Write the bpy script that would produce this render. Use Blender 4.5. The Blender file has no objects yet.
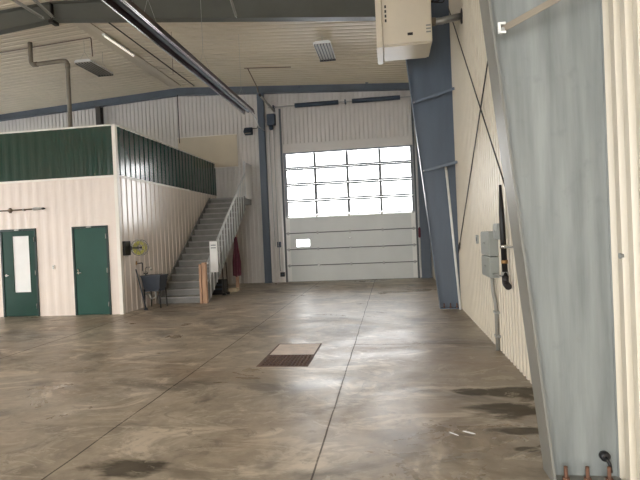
import bpy, bmesh, math, random
from mathutils import Vector, Matrix
random.seed(7)
scene = bpy.context.scene
COL = scene.collection
PI = math.pi

# ------------------------------------------------------------------ materials
def new_mat(name):
    m = bpy.data.materials.new(name); m.use_nodes = True
    nt = m.node_tree; nt.nodes.clear()
    out = nt.nodes.new('ShaderNodeOutputMaterial')
    b = nt.nodes.new('ShaderNodeBsdfPrincipled')
    nt.links.new(b.outputs[0], out.inputs[0])
    return m, nt, b

def rgb(r, g, b):          # sRGB 0..255 -> linear
    def f(c):
        c /= 255.0
        return c/12.92 if c <= 0.04045 else ((c+0.055)/1.055)**2.4
    return (f(r), f(g), f(b), 1)

def paint(name, col, rough=.45, metal=0, var=.12, scale=3.0, stretch=(1, 1, 1), bump=0, spec=.5, dirt=None, coat=0):
    """paint with a soft procedural variation in colour and gloss"""
    m, nt, b = new_mat(name)
    N = nt.nodes.new; L = nt.links.new
    geo = N('ShaderNodeNewGeometry')
    mp = N('ShaderNodeMapping'); mp.inputs['Scale'].default_value = stretch
    L(geo.outputs['Position'], mp.inputs['Vector'])
    nz = N('ShaderNodeTexNoise'); nz.inputs['Scale'].default_value = scale
    nz.inputs['Detail'].default_value = 5; nz.inputs['Roughness'].default_value = .6
    L(mp.outputs[0], nz.inputs['Vector'])
    cr = N('ShaderNodeValToRGB')
    c = col
    lo = tuple(x*(1-var) for x in c[:3]) + (1,)
    hi = tuple(min(1, x*(1+var)) for x in c[:3]) + (1,)
    if dirt: lo = dirt
    cr.color_ramp.elements[0].color = lo; cr.color_ramp.elements[0].position = .3
    cr.color_ramp.elements[1].color = hi; cr.color_ramp.elements[1].position = .62
    L(nz.outputs[0], cr.inputs[0]); L(cr.outputs[0], b.inputs['Base Color'])
    mr = N('ShaderNodeMapRange')
    mr.inputs['To Min'].default_value = max(.02, rough-.08); mr.inputs['To Max'].default_value = min(1, rough+.1)
    L(nz.outputs[0], mr.inputs['Value']); L(mr.outputs[0], b.inputs['Roughness'])
    b.inputs['Metallic'].default_value = metal
    b.inputs['Specular IOR Level'].default_value = spec
    b.inputs['Coat Weight'].default_value = coat; b.inputs['Coat Roughness'].default_value = .30
    if bump:
        bp = N('ShaderNodeBump'); bp.inputs['Strength'].default_value = bump; bp.inputs['Distance'].default_value = .01
        L(nz.outputs[0], bp.inputs['Height']); L(bp.outputs[0], b.inputs['Normal'])
    return m

M = {}
M['liner'] = paint('liner_white', rgb(212, 203, 184), .38, var=.04, scale=.8)
M['liner_far'] = paint('liner_pale_grey', rgb(216, 211, 205), .40, var=.04, scale=.8)
M['ceil'] = paint('liner_ceiling', rgb(208, 196, 174), .34, var=.06, scale=.6)
M['cream'] = paint('cream_cladding', rgb(230, 217, 206), .2, var=.03, scale=.9, spec=.7, coat=.4)
M['creamfront'] = paint('cream_front_cladding', rgb(232, 219, 208), .42, var=.03, scale=.9)
M['creamtrim'] = paint('cream_trim', rgb(238, 232, 222), .35, var=.03)
M['green'] = paint('green_cladding', rgb(6, 52, 44), .15, var=.12, scale=.9, spec=1, coat=.3)
M['greendoor'] = paint('green_door_paint', rgb(0, 54, 42), .38, var=.10, scale=1.5, spec=.3)
M['greendoor2'] = paint('grey_green_door_paint', rgb(32, 74, 64), .38, var=.10, scale=1.5, spec=.4)
M['darkgreen'] = paint('dark_green_frame', rgb(18, 44, 40), .4, var=.1)
M['steel'] = paint('blue_grey_primer', rgb(122, 121, 114), .42, var=.10, scale=2.2, stretch=(2.5, 2.5, .35), spec=.45)
M['steeldk'] = paint('blue_grey_primer_shaded', rgb(90, 101, 114), .45, var=.10, scale=1.6, stretch=(2.5, 2.5, .4))  # column primer darkened for the shade on the rear frame
M['steelend'] = paint('grey_primer_gable', rgb(98, 106, 115), .5, var=.12, scale=1.6)
M['zinc'] = paint('galvanised', rgb(168, 168, 164), .35, metal=.7, var=.12, scale=9)
M['alu'] = paint('polished_aluminium', rgb(206, 200, 194), .16, metal=1, var=.06, scale=2)
M['pipegrey'] = paint('grey_pipe', rgb(142, 140, 132), .45, var=.08)
M['condbrown'] = paint('brown_conduit', rgb(104, 84, 66), .5, var=.1)
M['black'] = paint('black_rubber', rgb(24, 23, 24), .45, var=.2)
M['blackiron'] = paint('black_iron', rgb(34, 30, 30), .5, var=.2)
M['doorgrey'] = paint('door_panel_grey', rgb(216, 219, 216), .38, var=.04, scale=1.0)
M['doorframe'] = paint('door_rail_grey', rgb(128, 132, 138), .42, var=.06)
M['seam'] = paint('seam_dark', rgb(88, 92, 94), .6, var=.08)
M['white'] = paint('white_enamel', rgb(236, 236, 232), .4, var=.03)
M['paper'] = paint('white_paper', rgb(240, 240, 238), .65, var=.02)
M['heater'] = paint('heater_cream', rgb(214, 202, 180), .32, var=.04, scale=1.4)
M['stairgrey'] = paint('stair_grey_paint', rgb(152, 150, 146), .45, var=.16, scale=4, bump=.1)
M['stairriser'] = paint('stair_riser_grey', rgb(124, 122, 118), .5, var=.14, scale=4)
M['railwhite'] = paint('rail_white', rgb(198, 198, 196), .4, var=.06)
M['wood'] = paint('raw_timber', rgb(186, 148, 120), .65, var=.2, scale=5, stretch=(6, 6, .5), bump=.15)
M['maroon'] = paint('maroon_cloth', rgb(98, 48, 60), .85, var=.2, scale=8, bump=.2)
M['sink'] = paint('slate_plastic', rgb(56, 62, 72), .4, var=.15)
M['chrome'] = paint('chrome', rgb(214, 214, 212), .18, metal=1, var=.05)
M['yellow'] = paint('yellow_hose', rgb(192, 186, 96), .45, var=.15, scale=8)
M['boxgrey'] = paint('enclosure_grey', rgb(150, 154, 148), .42, var=.06)
M['rust'] = paint('rusty_iron', rgb(104, 74, 58), .85, metal=0, var=.3, scale=14, bump=.3)
M['grate'] = paint('rusty_grating', rgb(100, 78, 68), .7, metal=.1, var=.3, scale=10)
M['pitdark'] = paint('pit_concrete', rgb(26, 22, 20), .8, var=.2)
M['brass'] = paint('brass', rgb(176, 140, 96), .3, metal=.9, var=.1)
M['spring'] = paint('spring_blue_grey', rgb(62, 74, 88), .5, metal=.3, var=.15)
M['gold'] = paint('tan_card', rgb(206, 190, 160), .7, var=.06)
M['printgrey'] = paint('print_grey', rgb(150, 152, 154), .6, var=.05)
M['printdark'] = paint('print_dark', rgb(40, 36, 34), .6, var=.05)
M['lens'] = paint('lamp_lens', rgb(170, 160, 144), .3, var=.05)
M['ground'] = paint('snowy_yard', rgb(232, 234, 238), .8, var=.05, scale=.3)
M['purlin'] = paint('insulation_roof', rgb(150, 150, 148), .8)

def mat_plate():
    m = paint('concrete_cover', rgb(222, 206, 194), .55, var=.12, scale=7, bump=.3)
    return m
M['plate'] = mat_plate()

def mat_glazing():
    m, nt, b = new_mat('clear_glazing')
    N = nt.nodes.new; L = nt.links.new
    nt.nodes.remove(b)
    tr = N('ShaderNodeBsdfTransparent'); tr.inputs[0].default_value = (.96, .965, .97, 1)
    gl = N('ShaderNodeBsdfGlossy'); gl.inputs['Roughness'].default_value = .05
    mx = N('ShaderNodeMixShader')
    fr = N('ShaderNodeFresnel'); fr.inputs[0].default_value = 1.45
    nz = N('ShaderNodeTexNoise'); nz.inputs['Scale'].default_value = 1.2
    ad = N('ShaderNodeMath'); ad.operation = 'MULTIPLY_ADD'; ad.inputs[1].default_value = .04; 
    L(nz.outputs[0], ad.inputs[0]); L(fr.outputs[0], ad.inputs[2])
    L(ad.outputs[0], mx.inputs[0]); L(tr.outputs[0], mx.inputs[1]); L(gl.outputs[0], mx.inputs[2])
    out = [n for n in nt.nodes if n.type == 'OUTPUT_MATERIAL'][0]
    L(mx.outputs[0], out.inputs[0])
    return m
M['glazing'] = mat_glazing()
M['vent'] = paint('brown_grey_pipe', rgb(128, 118, 102), .5, var=.1)
M['postdark'] = paint('dark_brown_primer', rgb(70, 66, 62), .5, var=.1)
M['reflector_dark'] = paint('dark_reflection_metal', rgb(62, 48, 48), .42, metal=.5, var=.2, scale=5)  # dark floor reflection put into the reflector's base colour

def mat_floor():
    m, nt, b = new_mat('sealed_concrete')
    N = nt.nodes.new; L = nt.links.new
    geo = N('ShaderNodeNewGeometry')
    sep = N('ShaderNodeSeparateXYZ'); L(geo.outputs['Position'], sep.inputs[0])
    def math_(op, a, b_=None, c=None, clamp=False):
        n = N('ShaderNodeMath'); n.operation = op; n.use_clamp = clamp
        for i, v in enumerate((a, b_, c)):
            if v is None: continue
            if isinstance(v, (int, float)): n.inputs[i].default_value = v
            else: L(v, n.inputs[i])
        return n.outputs[0]
    def noise(scale, detail=6, rough=.6, stretch=(1, 1, 1), loc=(0, 0, 0), dist=0, rot=0):
        mp = N('ShaderNodeMapping'); mp.inputs['Scale'].default_value = stretch; mp.inputs['Location'].default_value = loc
        mp.inputs['Rotation'].default_value = (0, 0, rot)
        L(geo.outputs['Position'], mp.inputs[0])
        n = N('ShaderNodeTexNoise'); n.inputs['Scale'].default_value = scale; n.inputs['Detail'].default_value = detail
        n.inputs['Roughness'].default_value = rough; n.inputs['Distortion'].default_value = dist
        L(mp.outputs[0], n.inputs['Vector']); return n.outputs[0]
    def ramp(v, stops):
        r = N('ShaderNodeValToRGB'); e = r.color_ramp.elements
        while len(e) < len(stops): e.new(.5)
        for k, (p, c) in enumerate(stops):
            e[k].position = p; e[k].color = c if isinstance(c, tuple) else (c, c, c, 1)
        L(v, r.inputs[0]); return r.outputs[0]
    def mix(fac, a, c, mode='MIX'):
        n = N('ShaderNodeMix'); n.data_type = 'RGBA'; n.blend_type = mode
        if isinstance(fac, (int, float)): n.inputs[0].default_value = fac
        else: L(fac, n.inputs[0])
        for i, v in ((6, a), (7, c)):
            if isinstance(v, tuple): n.inputs[i].default_value = v
            else: L(v, n.inputs[i])
        return n.outputs[2]
    big = noise(.45, 7, .62, dist=.8)
    base = ramp(big, [(.30, rgb(128, 117, 101)), (.48, rgb(160, 147, 129)), (.68, rgb(184, 170, 150))])
    mot = noise(3.2, 8, .7, dist=.4)
    base = mix(.6, base, ramp(mot, [(.25, rgb(112, 102, 88)), (.5, rgb(166, 153, 135)), (.75, rgb(204, 192, 174))]))
    # warm brown oil-soaked areas
    wm = noise(.33, 5, .6, loc=(4.1, 2.2, 0), dist=.6)
    base = mix(math_('MULTIPLY', ramp(wm, [(.48, 0.0), (.66, 1.0)]), .45), base, rgb(132, 98, 66))
    # pale trowel and squeegee streaks
    st = noise(1.0, 6, .65, stretch=(.7, 1.2, 1), loc=(1.7, .3, 0), dist=1.6, rot=.5)
    pale = ramp(st, [(.54, 0.0), (.61, 1.0)])
    base = mix(math_('MULTIPLY', pale, .72), base, rgb(214, 200, 180))
    # dark tyre and water stains with soft outline, all over
    dk = noise(.9, 6, .62, stretch=(.8, 1.0, 1), loc=(9.2, 5.1, 0), dist=.7)
    dark = ramp(dk, [(.52, 0.0), (.64, 1.0)])
    base = mix(math_('MULTIPLY', dark, .62), base, rgb(84, 74, 62))
    # wet patches drying by the right wall (x .2..1.4, y 4..6)
    wn = noise(2.2, 5, .6, stretch=(.7, 1.5, 1), loc=(.35, 1.45, 0), dist=.6)
    blob = None
    for (bx_, by_, rx_, ry_) in ((1.20, 5.32, .34, .26), (.72, 5.36, .22, .16), (1.02, 4.80, .46, .20), (.94, 4.34, .26, .10), (.93, 3.97, .10, .06), (-2.05, 3.50, .38, .18)):
        ex = math_('DIVIDE', math_('SUBTRACT', sep.outputs[0], bx_), rx_); ey = math_('DIVIDE', math_('SUBTRACT', sep.outputs[1], by_), ry_)
        e_ = math_('SUBTRACT', 1.0, math_('SQRT', math_('ADD', math_('MULTIPLY', ex, ex), math_('MULTIPLY', ey, ey))))
        blob = e_ if blob is None else math_('MAXIMUM', blob, e_)
    wet = ramp(math_('ADD', blob, math_('MULTIPLY_ADD', wn, 2.6, -1.32)), [(.0, 0.0), (.38, 1.0)])
    base = mix(math_('MULTIPLY', wet, .78), base, rgb(50, 46, 39))
    # grime band toward the right wall
    band = ramp(math_('MULTIPLY_ADD', sep.outputs[0], .5, .12), [(.10, 0.0), (.72, 1.0)])
    band = math_('MULTIPLY', math_('MULTIPLY', band, .42), ramp(mot, [(.3, .55), (.7, 1.0)]))
    yfade = ramp(math_('MULTIPLY', sep.outputs[1], .06), [(.45, 1.0), (.75, .15)])
    base = mix(math_('MULTIPLY', band, yfade), base, rgb(92, 86, 72))
    # saw-cut joints
    wob = math_('MULTIPLY', math_('SUBTRACT', noise(1.5, 3, .5), .5), .03)
    def joint(axis, pos, w, lo=None, hi=None):
        d = math_('ABSOLUTE', math_('ADD', math_('SUBTRACT', sep.outputs[axis], pos), wob))
        k = math_('LESS_THAN', d, w)
        if lo is not None:
            k = math_('MULTIPLY', k, math_('GREATER_THAN', sep.outputs[1-axis], lo))
            k = math_('MULTIPLY', k, math_('LESS_THAN', sep.outputs[1-axis], hi))
        return k
    j = joint(0, -.60, .007)
    for k in (joint(0, -2.53, .008), joint(1, 7.62, .012, -.6, 2), joint(1, 9.25, .012, .3, 2), joint(0, -5.9, .010), joint(1, 14.6, .014), joint(1, 0.2, .01)):
        j = math_('MAXIMUM', j, k)
    base = mix(math_('MULTIPLY', j, .8), base, rgb(56, 46, 40))
    # sealer worn off beside the joint leaves a pale rim
    dj = math_('ABSOLUTE', math_('ADD', sep.outputs[0], .60))
    # fine curved trowel arcs and scuffs
    tr_ = noise(2.2, 5, .7, stretch=(.6, 1.1, 1), loc=(3.3, 8.8, 0), dist=2.2, rot=-.6)
    base = mix(math_('MULTIPLY', ramp(tr_, [(.56, 0.0), (.60, 1.0), (.66, .2)]), .32), base, rgb(214, 202, 184))
    tr2 = noise(2.8, 6, .7, stretch=(.7, 1.0, 1), loc=(6.3, 1.8, 0), dist=1.8, rot=.9)
    base = mix(math_('MULTIPLY', ramp(tr2, [(.57, 0.0), (.64, 1.0)]), .38), base, rgb(84, 76, 66))
    L(base, b.inputs['Base Color'])
    rv = noise(.7, 7, .65, stretch=(.7, 1.0, 1), loc=(2, 7, 0), dist=.9)
    ro = N('ShaderNodeMapRange'); ro.inputs['From Min'].default_value = .3; ro.inputs['From Max'].default_value = .7
    ro.inputs['To Min'].default_value = .22; ro.inputs['To Max'].default_value = .56
    L(rv, ro.inputs['Value'])
    rough = math_('ADD', ro.outputs[0], math_('MULTIPLY', wet, .25))
    L(math_('MULTIPLY_ADD', wet, -.38, .5), b.inputs['Specular IOR Level'])
    rough = math_('MAXIMUM', rough, math_('MULTIPLY', j, .7))
    L(rough, b.inputs['Roughness'])
    bp = N('ShaderNodeBump'); bp.inputs['Strength'].default_value = .16; bp.inputs['Distance'].default_value = .02
    hh = math_('SUBTRACT', math_('ADD', math_('MULTIPLY', mot, .6), math_('MULTIPLY', noise(14, 4, .6), .3)), j)
    L(hh, bp.inputs['Height']); L(bp.outputs[0], b.inputs['Normal'])
    return m
M['floor'] = mat_floor()
M['ridge_glow'] = paint('added_glow_strip', rgb(240, 232, 214), .4, var=.02)
_b = [n for n in M['ridge_glow'].node_tree.nodes if n.type == 'BSDF_PRINCIPLED'][0]
_b.inputs['Emission Color'].default_value = (1, .92, .78, 1); _b.inputs['Emission Strength'].default_value = .8  # emission added so the ridge strip stands out from the ceiling

def mat_webpaint():
    """sun-faded blue grey primer with vertical runs, grey scuffs and rust at the foot"""
    m, nt, b = new_mat('worn_blue_grey_primer')
    N = nt.nodes.new; L = nt.links.new
    geo = N('ShaderNodeNewGeometry')
    def noise(scale, stretch, loc=(0, 0, 0), detail=6):
        mp = N('ShaderNodeMapping'); mp.inputs['Scale'].default_value = stretch; mp.inputs['Location'].default_value = loc
        L(geo.outputs['Position'], mp.inputs[0])
        n = N('ShaderNodeTexNoise'); n.inputs['Scale'].default_value = scale; n.inputs['Detail'].default_value = detail
        n.inputs['Roughness'].default_value = .6
        L(mp.outputs[0], n.inputs['Vector']); return n.outputs[0]
    r = N('ShaderNodeValToRGB'); e = r.color_ramp.elements
    e[0].position = .32; e[0].color = rgb(117, 121, 119)
    e[1].position = .66; e[1].color = rgb(146, 150, 147)
    L(noise(4, (2.2, 2.2, .18)), r.inputs[0])
    r2 = N('ShaderNodeValToRGB'); e = r2.color_ramp.elements
    e[0].position = .60; e[0].color = (0, 0, 0, 1); e[1].position = .72; e[1].color = (.45, .45, .45, 1)
    L(noise(7, (1, 1, .8), (3, 1, 2)), r2.inputs[0])
    mx = N('ShaderNodeMix'); mx.data_type = 'RGBA'; mx.inputs[7].default_value = rgb(116, 120, 119)
    L(r2.outputs[0], mx.inputs[0]); L(r.outputs[0], mx.inputs[6])
    L(mx.outputs[2], b.inputs['Base Color'])
    b.inputs['Roughness'].default_value = .42
    return m
M['web'] = mat_webpaint()

# ------------------------------------------------------------------ mesh helpers
def box(bm, x0, x1, y0, y1, z0, z1):
    v = [bm.verts.new((x, y, z)) for x in (x0, x1) for y in (y0, y1) for z in (z0, z1)]
    for f in ((0, 1, 3, 2), (4, 6, 7, 5), (0, 4, 5, 1), (2, 3, 7, 6), (0, 2, 6, 4), (1, 5, 7, 3)):
        bm.faces.new([v[i] for i in f])
    return v

def bbox(x0, x1, y0, y1, z0, z1, bev=0, seg=2):
    bm = bmesh.new(); box(bm, x0, x1, y0, y1, z0, z1)
    if bev: bmesh.ops.bevel(bm, geom=bm.edges[:], offset=bev, segments=seg, affect='EDGES', profile=.5)
    return bm

def prism(bm, pts, axis, a, b):
    """closed polygon pts extruded along axis from a to b; pts are in the two other axes in order"""
    def P(p, t):
        q = list(p); q.insert(axis, t); return q
    A = [bm.verts.new(P(p, a)) for p in pts]; B = [bm.verts.new(P(p, b)) for p in pts]
    n = len(pts)
    fs = [bm.faces.new(A[::-1]), bm.faces.new(B)]
    for i in range(n): fs.append(bm.faces.new((A[i], A[(i+1) % n], B[(i+1) % n], B[i])))
    return fs

def tube(bm, pts, r, n=10, closed=False):
    pts = [Vector(p) for p in pts]; rings = []
    m = len(pts); up = Vector((0, 0, 1))
    prev = None
    for i, p in enumerate(pts):
        if closed: d = (pts[(i+1) % m]-pts[i-1])
        elif i == 0: d = pts[1]-p
        elif i == m-1: d = p-pts[i-1]
        else: d = (pts[i+1]-p).normalized()+(p-pts[i-1]).normalized()
        d.normalize()
        if prev is None:
            a = d.cross(up)
            if a.length < .05: a = d.cross(Vector((1, 0, 0)))
        else: a = prev-d*prev.dot(d)
        a.normalize(); prev = a; b = d.cross(a)
        rr = r[i] if isinstance(r, (list, tuple)) else r
        rings.append([bm.verts.new(p+a*rr*math.cos(2*PI*k/n)+b*rr*math.sin(2*PI*k/n)) for k in range(n)])
    R = range(m if closed else m-1)
    for i in R:
        A, B = rings[i], rings[(i+1) % m]
        for k in range(n): 
            f = bm.faces.new((A[k], A[(k+1) % n], B[(k+1) % n], B[k])); f.smooth = True
    if not closed:
        bm.faces.new(rings[0][::-1]); bm.faces.new(rings[-1])

def arc(pts, rad=.06, n=4):
    """round the corners of a polyline"""
    pts = [Vector(p) for p in pts]; out = [pts[0]]
    for i in range(1, len(pts)-1):
        a, p, c = pts[i-1], pts[i], pts[i+1]
        u = (a-p); v = (c-p); k = min(rad, u.length*.45, v.length*.45)
        s, e = p+u.normalized()*k, p+v.normalized()*k
        for j in range(n+1):
            t = j/n; out.append(s*(1-t)**2+p*2*t*(1-t)+e*t*t)
    out.append(pts[-1]); return out

def tb(pts, r, n=10):
    bm = bmesh.new(); tube(bm, pts, r, n); return bm

def wpos(o):
    p = Vector((0, 0, 0))
    while o: p += o.location; o = o.parent
    return p

def obj(name, bm, mat, parent=None, loc=None):
    """bm is in world coordinates; the origin goes to the parent's base or to loc (default: centre of the foot)"""
    bmesh.ops.recalc_face_normals(bm, faces=bm.faces[:])
    me = bpy.data.meshes.new(name)
    if parent is not None: org = wpos(parent)
    elif loc is not None: org = Vector(loc)
    else:
        xs = [v.co for v in bm.verts]
        mn = [min(v[i] for v in xs) for i in range(3)]; mxx = [max(v[i] for v in xs) for i in range(3)]
        org = Vector(((mn[0]+mxx[0])/2, (mn[1]+mxx[1])/2, mn[2]))
    bmesh.ops.translate(bm, verts=bm.verts[:], vec=-org)
    bm.to_mesh(me); bm.free()
    for m_ in (mat if isinstance(mat, (list, tuple)) else [mat]): me.materials.append(m_)
    o = bpy.data.objects.new(name, me); COL.objects.link(o)
    if parent is not None: o.parent = parent
    else: o.location = org
    return o

def tag(o, label, cat, group=None, kind=None):
    o['label'] = label; o['category'] = cat
    if group: o['group'] = group
    if kind: o['kind'] = kind
    return o

def thing(name, loc, label, cat, group=None, kind=None):
    o = bpy.data.objects.new(name, None); COL.objects.link(o); o.location = loc
    o.empty_display_size = .1
    return tag(o, label, cat, group, kind)

def dup(root, loc, label=None, group=None):
    r = root.copy(); COL.objects.link(r); r.location = loc
    if label: r['label'] = label
    if group: r['group'] = group
    for ch in list(root.children):
        c = ch.copy(); COL.objects.link(c); c.parent = r
        for g in list(ch.children):
            d = g.copy(); COL.objects.link(d); d.parent = c
    return r

def ribprofile(u0, u1, pitch, depth, kind='trap', minor=0):
    """(u, n) polyline of a ribbed sheet; n = 0 at the pan, n = depth on the crest"""
    pts = []
    k = math.floor(u0/pitch)-1
    while k*pitch < u1+pitch:
        s = k*pitch
        if kind == 'trap':
            pr = [(0, 0), (.30, 0), (.42, 1), (.80, 1), (.92, 0)]
        elif kind == 'soft':
            pr = [(0, 0), (.25, 0), (.50, 1), (.75, 1)]
        elif kind == 'wide':
            pr = [(0, 0), (.70, 0), (.77, 1), (.89, 1), (.96, 0)]
        else:
            pr = [(0, 0), (.10, 0), (.18, 1), (.30, 1), (.38, 0), (.60, 0), (.63, minor), (.70, minor), (.73, 0)]
        pts += [(s+a*pitch, n*depth) for a, n in pr]
        k += 1
    def at(u):
        for (a, na), (b, nb) in zip(pts, pts[1:]):
            if a <= u <= b and b > a: return na+(nb-na)*(u-a)/(b-a)
        return 0
    return [(u0, at(u0))]+[p for p in pts if u0 < p[0] < u1]+[(u1, at(u1))]

def ribbed(bm, u0, u1, v0, v1, P, pitch=.152, depth=.022, back=.06, kind='trap', minor=.3):
    """solid ribbed panel; v0/v1 numbers or functions of u; P(u, v, n) -> world point, n towards the room"""
    f0 = v0 if callable(v0) else (lambda u: v0)
    f1 = v1 if callable(v1) else (lambda u: v1)
    pr = ribprofile(u0, u1, pitch, depth, kind, minor)
    rows = []
    for u, n in pr:
        rows.append([bm.verts.new(P(u, f0(u), n)), bm.verts.new(P(u, f1(u), n)),
                     bm.verts.new(P(u, f1(u), -back)), bm.verts.new(P(u, f0(u), -back))])
    for A, B in zip(rows, rows[1:]):
        for k in range(4):
            bm.faces.new((A[k], A[(k+1) % 4], B[(k+1) % 4], B[k]))
    bm.faces.new(rows[0][::-1]); bm.faces.new(rows[-1])

# ------------------------------------------------------------------ site dimensions (metres)
XR = 1.40          # right wall liner crest
XL = -16.40        # left wall
YF = 18.20         # far wall
YB = -3.90         # back wall, behind the camera
RX = -7.50         # ridge
def ceil_z(x): return 7.30-.06*abs(x-RX)
OX, OY, OZ = -6.25, 11.25, 4.40     # office corner, front wall, height
BAND = 3.24

def structure(name, bm, mat, label, cat, parent=None):
    o = obj(name, bm, mat, parent)
    if parent is None: tag(o, label, cat, None, 'structure')
    return o

# floor (with an opening for the drain pit)
GX0, GX1, GY0, GY1 = -1.775, -1.10, 6.40, 7.74
bm = bmesh.new()
for (a, b_, c, d) in ((XL-.1, GX0, YB-.1, YF+.1), (GX1, XR+.1, YB-.1, YF+.1), (GX0, GX1, YB-.1, GY0), (GX0, GX1, GY1, YF+.1)):
    box(bm, a, b_, c, d, -.15, 0)
bmesh.ops.remove_doubles(bm, verts=bm.verts[:], dist=1e-5)
structure('floor', bm, M['floor'], 'stained and streaked sealed concrete floor of the bay', 'floor')

# outside yard, seen through the glazed door
bm = bmesh.new(); box(bm, -70, 60, -70, 90, -.6, -.2)
structure('ground', bm, M['ground'], 'bright pale yard outside the glazed overhead door', 'ground')

# right wall
bm = bmesh.new()
ribbed(bm, YB-.06, YF+.06, 0, ceil_z(XR)+.05, lambda u, v, n: (XR+.028-n, u, v), .150, .034)
structure('wall_right', bm, M['liner'], 'white ribbed metal liner wall along the right side', 'wall')
# far wall with the door opening
DX0, DX1, DZ = -3.70, .88, 4.62
bm = bmesh.new()
Pf = lambda u, v, n: (u, YF+.022-n, v)
ribbed(bm, XL, DX0+.06, 0, lambda u: ceil_z(u)+.05, Pf, .152)
ribbed(bm, DX1-.06, XR+.05, 0, lambda u: ceil_z(u)+.05, Pf, .152)
ribbed(bm, DX0+.06, DX1-.06, DZ-.04, lambda u: ceil_z(u)+.05, Pf, .152)
structure('wall_far', bm, M['liner_far'], 'pale ribbed metal gable wall around the overhead door', 'wall')
# left wall with an open bay and an added window strip (out of view)
bm = bmesh.new()
Pl = lambda u, v, n: (XL-.022+n, u, v)
LB = [(3.6, 8.2)]
edges = [YB-.06]+[e for b_ in LB for e in b_]+[12.0, 17.4, YF+.06]
for a, b_ in zip(edges[::2], edges[1::2]): ribbed(bm, a, b_, 0, ceil_z(XL)+.05, Pl)
for a, b_ in LB: ribbed(bm, a, b_, 3.2, ceil_z(XL)+.05, Pl)
CLY0, CLY1, CLZ0, CLZ1 = 12.0, 17.4, 4.75, 6.25      # unseen window strip, added to brighten ceiling and gable
ribbed(bm, CLY0, CLY1, 0, CLZ0, Pl); ribbed(bm, CLY0, CLY1, CLZ1, ceil_z(XL)+.05, Pl)
structure('wall_left', bm, M['liner'], 'white ribbed metal liner wall on the far left', 'wall')
bm = bmesh.new()
for k in range(5):
    y = CLY0+k*(CLY1-CLY0)/4; box(bm, XL-.05, XL-.01, y-.03, y+.03, CLZ0, CLZ1)
wn1 = structure('fill_window_1', bm, M['doorframe'], 'unseen window strip added high on the left wall for extra daylight', 'window')
for k in range(4):
    y = CLY0+k*(CLY1-CLY0)/4; obj('pane', bbox(XL-.033, XL-.027, y+.03, y+(CLY1-CLY0)/4-.03, CLZ0, CLZ1), M['glazing'], wn1)
# back wall with two open bays (behind the camera)
bm = bmesh.new()
Pb = lambda u, v, n: (u, YB-.022+n, v)
BB = [(-11.6, -7.0), (-3.70, .88)]
edges = [XL]+[e for b_ in BB for e in b_]+[XR+.05]
for a, b_ in zip(edges[::2], edges[1::2]): ribbed(bm, a, b_, 0, lambda u: ceil_z(u)+.05, Pb)
for a, b_ in BB: ribbed(bm, a, b_, 3.85, lambda u: ceil_z(u)+.05, Pb)
structure('wall_back', bm, M['liner'], 'white ribbed metal wall behind the camera with open bays', 'wall')

# ceiling: ribs run across the building, one slab for each slope
bm = bmesh.new()
for (xa, xb) in ((XL-.05, RX), (RX, XR+.08)):
    pr = ribprofile(YB-.06, YF+.06, .229, .024, 'minor', .35)
    rows = []
    for y, n in pr:
        rows.append([bm.verts.new((xa, y, ceil_z(xa)-n)), bm.verts.new((xb, y, ceil_z(xb)-n)),
                     bm.verts.new((xb, y, ceil_z(xb)+.1)), bm.verts.new((xa, y, ceil_z(xa)+.1))])
    for A, B in zip(rows, rows[1:]):
        for k in range(4): bm.faces.new((A[k], A[(k+1) % 4], B[(k+1) % 4], B[k]))
    bm.faces.new(rows[0]); bm.faces.new(rows[-1])
structure('ceiling', bm, M['ceil'], 'white ribbed metal liner ceiling rising to the ridge', 'ceiling')
bm = bmesh.new()
prism(bm, [(RX-.22, ceil_z(RX-.22)-.030), (RX, 7.30-.030), (RX+.22, ceil_z(RX+.22)-.030), (RX+.22, ceil_z(RX+.22)-.042), (RX, 7.30-.045), (RX-.22, ceil_z(RX-.22)-.042)], 1, YB, YF-.3)
structure('trim_1', bm, M['ceil'], 'flat ridge cover strip along the ceiling peak', 'trim')

# ------------------------------------------------------------------ office block
bm = bmesh.new()
D1 = (-9.30, -8.36, 2.10); D2 = (-7.43, -6.53, 2.09)
Po = lambda u, v, n: (u, OY+.012-n, v)
kw = dict(pitch=.229, depth=.009, kind='soft')
for a, b_ in ((XL, D1[0]), (D1[1], D2[0]), (D2[1], OX)): ribbed(bm, a, b_, 0, BAND, Po, **kw)
for d in (D1, D2): ribbed(bm, d[0], d[1], d[2], BAND, Po, **kw)
wof = structure('wall_office_front', bm, M['creamfront'], 'office front wall, cream ribbed metal under a dark green band', 'wall')
bm = bmesh.new(); ribbed(bm, XL, OX, BAND, OZ, Po, **kw)
obj('green_band', bm, M['green'], wof)
bm = bmesh.new(); Ps = lambda u, v, n: (OX-.012+n, u, v)
ks = dict(pitch=.25, depth=.018, kind='wide')
ribbed(bm, OY+.085, YF-.01, 0, BAND, Ps, **ks)
wos = structure('wall_office_side', bm, M['cream'], 'office side wall beside the stairs, cream below dark green', 'wall')
bm = bmesh.new(); ribbed(bm, OY+.085, YF-.01, BAND, OZ, Ps, **ks)
obj('green_band', bm, M['green'], wos)
bm = bmesh.new(); box(bm, XL, OX-.08, OY+.08, YF-.01, OZ-.12, OZ-.02)
structure('roof_office', bm, M['purlin'], 'flat roof deck on top of the office block', 'roof')
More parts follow.
